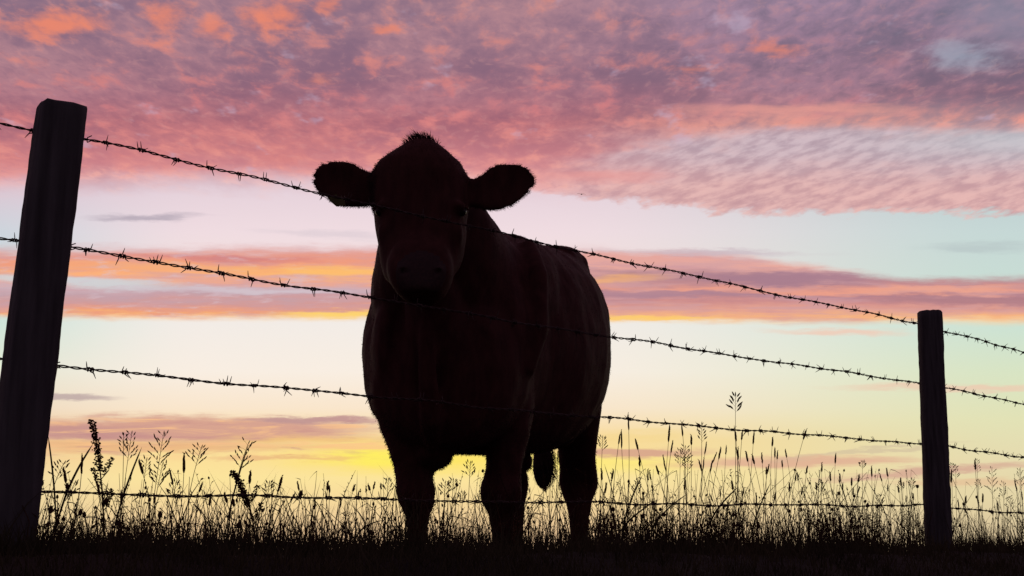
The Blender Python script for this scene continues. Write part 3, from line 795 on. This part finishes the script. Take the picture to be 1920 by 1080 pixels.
# warped sky coordinates so that every cloud edge is ragged
w1 = tex(UV, .006, .016, 1, 5, .6); w2 = tex(UV, .004, .03, 2, 6, .68); w3 = tex(UV, .014, .06, 4, 5, .6)
Uw = U+(w1-.5)*170; Vw = V+(w2-.5)*42+(w3-.5)*16
WV = comb(Uw, Vw)
st = tex(UV, .0022, .045, 5, 6, .62, .3)    # long thin streaks
st2 = tex(UV, .006, .07, 6, 5, .6, .6)
n1 = tex(CL, 3.2, 2.2, 7, 4, .55, .3)       # broad lumps of the cloud deck
n2 = tex(CL, 14.5, 8, 8, 6, .57, .25)        # mottling
n3 = tex(CL, 30, 17, 9, 4, .6, .4)
def blob(col, c, cx, cy, rx, ry, amt=1.0, rot=0, soft=.55, sk=0.0, vec=None, nz=None):
    x, y = sp(cx, cy)
    m = NN.new('ShaderNodeMapping'); m.vector_type = 'TEXTURE'; LK.new((vec or WV).k, m.inputs[0])
    m.inputs['Location'].default_value = (x, y, 0); m.inputs['Scale'].default_value = (rx, ry, 1); m.inputs['Rotation'].default_value = (0, 0, R(rot))
    l = NN.new('ShaderNodeVectorMath'); l.operation = 'LENGTH'; LK.new(m.outputs[0], l.inputs[0])
    d = E(l.outputs['Value'])
    if sk: d = d+(st-.5)*sk
    if nz: d = d+nz
    f = ss(1.0+soft*.4, 1.0-soft, d, 0, amt)
    return mix(col, lin(c) if isinstance(c, tuple) else c, f)
# clear sky: height gradient, cooler to the right and far left, warmest above the hidden sun
mid = ramp(V, [(0, (205, 190, 205)), (330, (228, 208, 218)), (430, (240, 220, 225)), (520, (244, 226, 222)), (610, (243, 236, 230)), (700, (249, 238, 226)), (770, (250, 230, 204)), (830, (250, 218, 150)), (900, (252, 228, 156)), (960, (244, 212, 156)), (1031, (222, 182, 146))])
rgt = ramp(V, [(0, (160, 170, 185)), (330, (190, 205, 208)), (430, (198, 216, 214)), (520, (200, 220, 212)), (610, (204, 226, 212)), (700, (216, 228, 196)), (790, (226, 226, 182)), (870, (230, 218, 174)), (940, (228, 212, 166)), (1031, (212, 188, 150))])
lft = ramp(V, [(0, (180, 175, 200)), (330, (222, 196, 208)), (385, (212, 206, 216)), (430, (204, 212, 220)), (520, (200, 216, 218)), (610, (206, 228, 216)), (700, (228, 230, 210)), (770, (238, 218, 192)), (830, (238, 192, 144)), (900, (242, 218, 168)), (960, (234, 210, 158)), (1031, (216, 188, 142))])
col = mix(mid, rgt, ss(1000, 1950, U)); col = mix(col, lft, ss(380, -80, U, 0, 1))
# glow over the sun, which has just set behind the cow
col = blob(col, (255, 230, 92), 790, 858, 270, 36, .85, 0, .9, .3)
col = blob(col, (255, 238, 100), 720, 855, 130, 20, .95, 0, .8, .4)
col = blob(col, (255, 236, 120), 1120, 868, 200, 24, .75, 0, .9, .4)
# low cloud bands near the horizon
col = blob(col, (214, 160, 142), 330, 806, 420, 27, .95, 0, .5, .9)
col = blob(col, (196, 146, 142), 130, 812, 200, 18, .7, 0, .6, .8)
col = blob(col, (192, 148, 146), 590, 789, 150, 9, .9, 0, .5, .7)
col = blob(col, (226, 160, 120), 300, 838, 380, 12, .6, 0, .8, .9)
col = blob(col, (246, 200, 120), 560, 822, 200, 9, .6, 0, .8, .9)
col = blob(col, (224, 160, 120), 520, 860, 160, 5, .55, 0, .8, .6)
lowm = ss(782, 796, Vw)*ss(872, 846, Vw)*ss(1000, 760, U)
col = mix(col, lin((252, 196, 140)), ss(.50, .66, st2)*lowm*.7)
col = mix(col, lin((196, 140, 138)), ss(.48, .34, st2)*lowm*.5)
col = blob(col, (188, 166, 164), 140, 746, 105, 9, .85, 1, .6, .6)
col = blob(col, (212, 158, 140), 1175, 850, 150, 11, .85, 0, .6, .8)
col = blob(col, (244, 214, 140), 1190, 815, 110, 10, .5, -3, .8, .6)
col = blob(col, (222, 170, 146), 1480, 866, 260, 12, .8, -1, .7, .9)
col = blob(col, (212, 164, 146), 1740, 884, 260, 9, .8, -4, .7, .8)
col = blob(col, (206, 186, 158), 1640, 845, 200, 4, .6, -5, .7, .6)
col = blob(col, (228, 190, 150), 1840, 905, 190, 8, .7, 0, .8, .8)
# thin isolated streaks
col = blob(col, (176, 164, 178), 280, 406, 125, 9, .8, 0, .8, .7)
col = blob(col, (214, 200, 208), 620, 440, 150, 10, .5, 4, .8, .9)
col = blob(col, (240, 204, 184), 1570, 622, 145, 10, .85, 1, .7, .6)
col = blob(col, (236, 204, 178), 1800, 728, 230, 8, .85, 0, .7, .5)
col = blob(col, (180, 192, 194), 1840, 462, 120, 14, .55, 0, .8, 1)
# the middle band of lit cloud, with a sharp bright lower edge
upL = ss(448, 478, Vw); loE = ss(608, 588, V+(w2-.5)*22+(w3-.5)*12+(U-400)*-.006)
gapR = ss(700, 1150, U)
topR = ss(506, 530, Vw+ss(1250, 1750, U, 52, -4))
bandm = upL*loE*mth('MAXIMUM', ss(1250, 980, U), topR)
bcol = ramp(V+(w2-.5)*34+(st-.5)*40+(w3-.5)*26, [(440, (214, 176, 186)), (470, (228, 158, 146)), (492, (240, 156, 126)), (512, (252, 178, 124)), (528, (232, 168, 150)), (542, (206, 176, 184)), (556, (196, 162, 170)), (572, (214, 154, 148)), (584, (238, 160, 126)), (594, (252, 184, 112)), (606, (255, 214, 130))])
bcolR = ramp(V+(w2-.5)*28+(st-.5)*36+(w3-.5)*22, [(440, (214, 186, 190)), (470, (228, 166, 158)), (500, (232, 170, 158)), (516, (178, 132, 142)), (534, (196, 140, 142)), (546, (236, 160, 138)), (556, (180, 130, 140)), (568, (206, 142, 140)), (582, (228, 162, 144)), (594, (246, 180, 130)), (608, (250, 212, 160))])
bc = mix(bcol, bcolR, ss(900, 1120, U))
bc = mix(bc, lin((206, 160, 166)), ss(.42, .66, st2, 0, .55))
col = mix(col, bc, bandm*ss(.18, .36, st, .72, 1))
col = blob(col, (250, 178, 120), 300, 500, 260, 11, .7, 2, 1.0, 2.0)
col = blob(col, (206, 120, 124), 420, 484, 240, 7, .6, 2, 1.0, 2.4)
col = blob(col, (200, 150, 160), 1250, 500, 160, 7, .6, 2, 1.0, 2.0)
col = blob(col, (206, 214, 218), 130, 528, 240, 13, .85, 3, .7, .7)
col = blob(col, (212, 198, 206), 480, 546, 210, 8, .8, 1, .7, .8)
col = mix(col, lin((214, 196, 206)), bandm*ss(.52, .70, w3)*ss(800, 500, U)*.5)
col = blob(col, (255, 196, 104), 640, 510, 190, 13, .7, 1, 1.0, 2.2)
col = blob(col, (255, 214, 112), 650, 590, 130, 9, .9, 0, .7, .4)
col = blob(col, (255, 206, 110), 1200, 596, 160, 7, .9, 0, .7, .4)
col = blob(col, (252, 184, 112), 1140, 526, 100, 11, .7, -6, 1.0, 1.8)
col = blob(col, (168, 126, 142), 1480, 522, 170, 12, .9, 1, .6, .7)
col = blob(col, (176, 132, 146), 1260, 552, 230, 8, .85, 1, .6, .7)
col = blob(col, (176, 126, 134), 1830, 564, 190, 12, .8, 1, .6, .8)
col = blob(col, (238, 166, 142), 1750, 543, 170, 8, .7, -2, .7, .8)
col = blob(col, (196, 174, 186), 1330, 472, 200, 8, .6, 1, .8, .9)
# ---- the cloud deck filling the upper sky
warm = ramp(V+(n1-.5)*120, [(-60, (176, 132, 142)), (60, (174, 128, 140)), (150, (180, 122, 134)), (215, (202, 124, 128)), (270, (214, 132, 132)), (305, (228, 150, 148)), (335, (238, 184, 182)), (380, (236, 206, 208))])
cool = ramp(V+(n1-.5)*80, [(-60, (158, 132, 156)), (60, (158, 124, 146)), (130, (164, 124, 142)), (180, (190, 130, 140)), (212, (234, 160, 146)), (236, (208, 176, 180)), (280, (200, 182, 190)), (330, (206, 172, 176)), (372, (228, 180, 174)), (400, (226, 196, 188))])
dk = mix(warm, cool, ss(950, 1450, Uw))
shade = ramp(V, [(-60, (128, 106, 130)), (120, (132, 100, 122)), (210, (154, 98, 116)), (290, (196, 124, 134)), (400, (186, 150, 162))])
shR = ramp(V, [(-60, (104, 104, 126)), (150, (116, 98, 118)), (230, (160, 140, 154)), (400, (168, 146, 158))])
shade = mix(shade, shR, ss(1000, 1700, U))
dens = n1*.55+n2*.45
dk = mix(dk, shade, ss(.40, .64, dens, 0, .85))
dk = mix(dk, shade, ss(.48, .68, n3, 0, .34))
dk = mix(dk, lin((222, 160, 156)), ss(.48, .32, n3, 0, .18))
lit = ramp(V, [(-60, (238, 152, 128)), (90, (236, 140, 122)), (180, (226, 128, 128)), (300, (244, 164, 148)), (400, (246, 196, 184))])
dk = mix(dk, lit, ss(.50, .28, n2, 0, .5)*ss(1700, 900, U, .3, 1))
dk = mix(dk, lin((196, 176, 200)), ss(.60, .72, tex(CL, 7, 4, 21, 4, .6), 0, .45))
lump = (n2-.5)*2.6+(n3-.5)*.9
# orange-lit lumps at the top left, blue hole at the top right
for (cx, cy, rx, ry, a) in ((95, 48, 88, 36, 1), (305, 35, 44, 40, .8), (400, 55, 40, 24, .8), (520, 30, 66, 36, .95), (620, 8, 30, 20, .7), (730, 56, 36, 12, .8), (1440, 92, 80, 14, .7), (1290, 128, 50, 10, .5), (600, 150, 50, 12, .4)):
    dk = blob(dk, (234, 136, 110), cx, cy, rx, ry, a*.92, 0, 1.0, 0, None, lump)
dk = blob(dk, (156, 164, 182), 1810, 104, 80, 34, .75, 0, 1.1, 0, None, lump)
dk = blob(dk, (134, 134, 154), 1900, 30, 160, 90, .6, 0, .9)
# thin rippled sheet on the right
rm = NN.new('ShaderNodeMapping'); rm.vector_type = 'TEXTURE'; LK.new(UV.k, rm.inputs[0]); rm.inputs['Rotation'].default_value = (0, 0, R(-17)); rm.inputs['Scale'].default_value = (52, 15, 1)
ripple = tex(E(rm.outputs[0]), 1, 1, 3, 6, .55, 0)*.7+n2*.3
rc = mix(lin((212, 190, 198)), lin((182, 158, 170)), ss(.40, .62, ripple))
rc = mix(rc, lin((190, 206, 212)), ss(1500, 2000, U, 0, .55)*ss(330, 240, V))
rc = mix(rc, mix(lin((232, 186, 182)), lin((202, 156, 160)), ss(.40, .62, ripple)), ss(255, 350, Vw))
rip = ss(212, 240, Vw+ss(1500, 1000, U, 0, 0)-ss(1500, 1000, U, 0, 60))*ss(960, 1300, Uw)
dk = mix(dk, rc, rip*ss(.28, .5, n1, .45, .85))
dk = blob(dk, (240, 164, 148), 1500, 205, 260, 15, .55, 0, .8, .3)
dk = blob(dk, (236, 158, 152), 1120, 330, 130, 16, .6, 0, .8, .3)
edge = V+(w1-.5)*50+(n2-.5)*36-ss(700, 1500, U, 0, 62)
edgeR = V+(w1-.5)*40+(n2-.5)*64-ss(700, 1500, U, 0, 62)
deckm = mix(ss(368, 296, edge), ss(340, 322, edgeR), ss(800, 1150, U))
col = mix(col, dk, deckm)
# the rest of the heavens: dusk, darker away from the afterglow
sky = NN.new('ShaderNodeTexSky'); sky.sky_type = 'NISHITA'; sky.sun_disc = False; sky.sun_elevation = R(1.8); sky.sun_rotation = R(-2.6)
sk = NN.new('ShaderNodeVectorMath'); sk.operation = 'SCALE'; LK.new(sky.outputs[0], sk.inputs[0]); sk.inputs['Scale'].default_value = .05
far = mix(lin((104, 88, 112)), E(sk.outputs[0]), .35)
over = mix(far, lin((112, 84, 104)), ss(-.2, .7, DY))
front = ss(.62, .86, DY)*ss(.62, .48, DZ)
col = mix(over, col, front)
col = mix(col, lin((30, 26, 22)), ss(0, -.05, DZ))
bg = NN.new('ShaderNodeBackground'); LK.new(col.k, bg.inputs[0]); bg.inputs[1].default_value = 1.0
wo = NN.new('ShaderNodeOutputWorld'); LK.new(bg.outputs[0], wo.inputs[0])


# ---------------------------------------------------------------- sun, camera, render settings
sd = bpy.data.lights.new('sun', 'SUN'); sd.energy = .12; sd.angle = R(3); sd.color = (1, .62, .35)
so = bpy.data.objects.new('sun', sd); COL.objects.link(so)
so.rotation_euler = (R(-88.2), 0, R(2.6))   # low, behind the cow, shining towards the camera
cd = bpy.data.cameras.new('camera'); cam = bpy.data.objects.new('camera', cd); COL.objects.link(cam)
cam.location = (0, 0, EYE); cam.rotation_euler = (PI/2+PITCH, 0, 0)
cd.sensor_width = 36; cd.lens = 36*F/1920; cd.clip_end = 6000; cd.clip_start = .02
S.camera = cam
S.render.resolution_x = 1024; S.render.resolution_y = 576
S.view_settings.view_transform = 'Standard'; S.view_settings.look = 'None'
S.view_settings.exposure = 0; S.view_settings.gamma = 1
S.render.engine = 'CYCLES'
S.cycles.max_bounces = 5
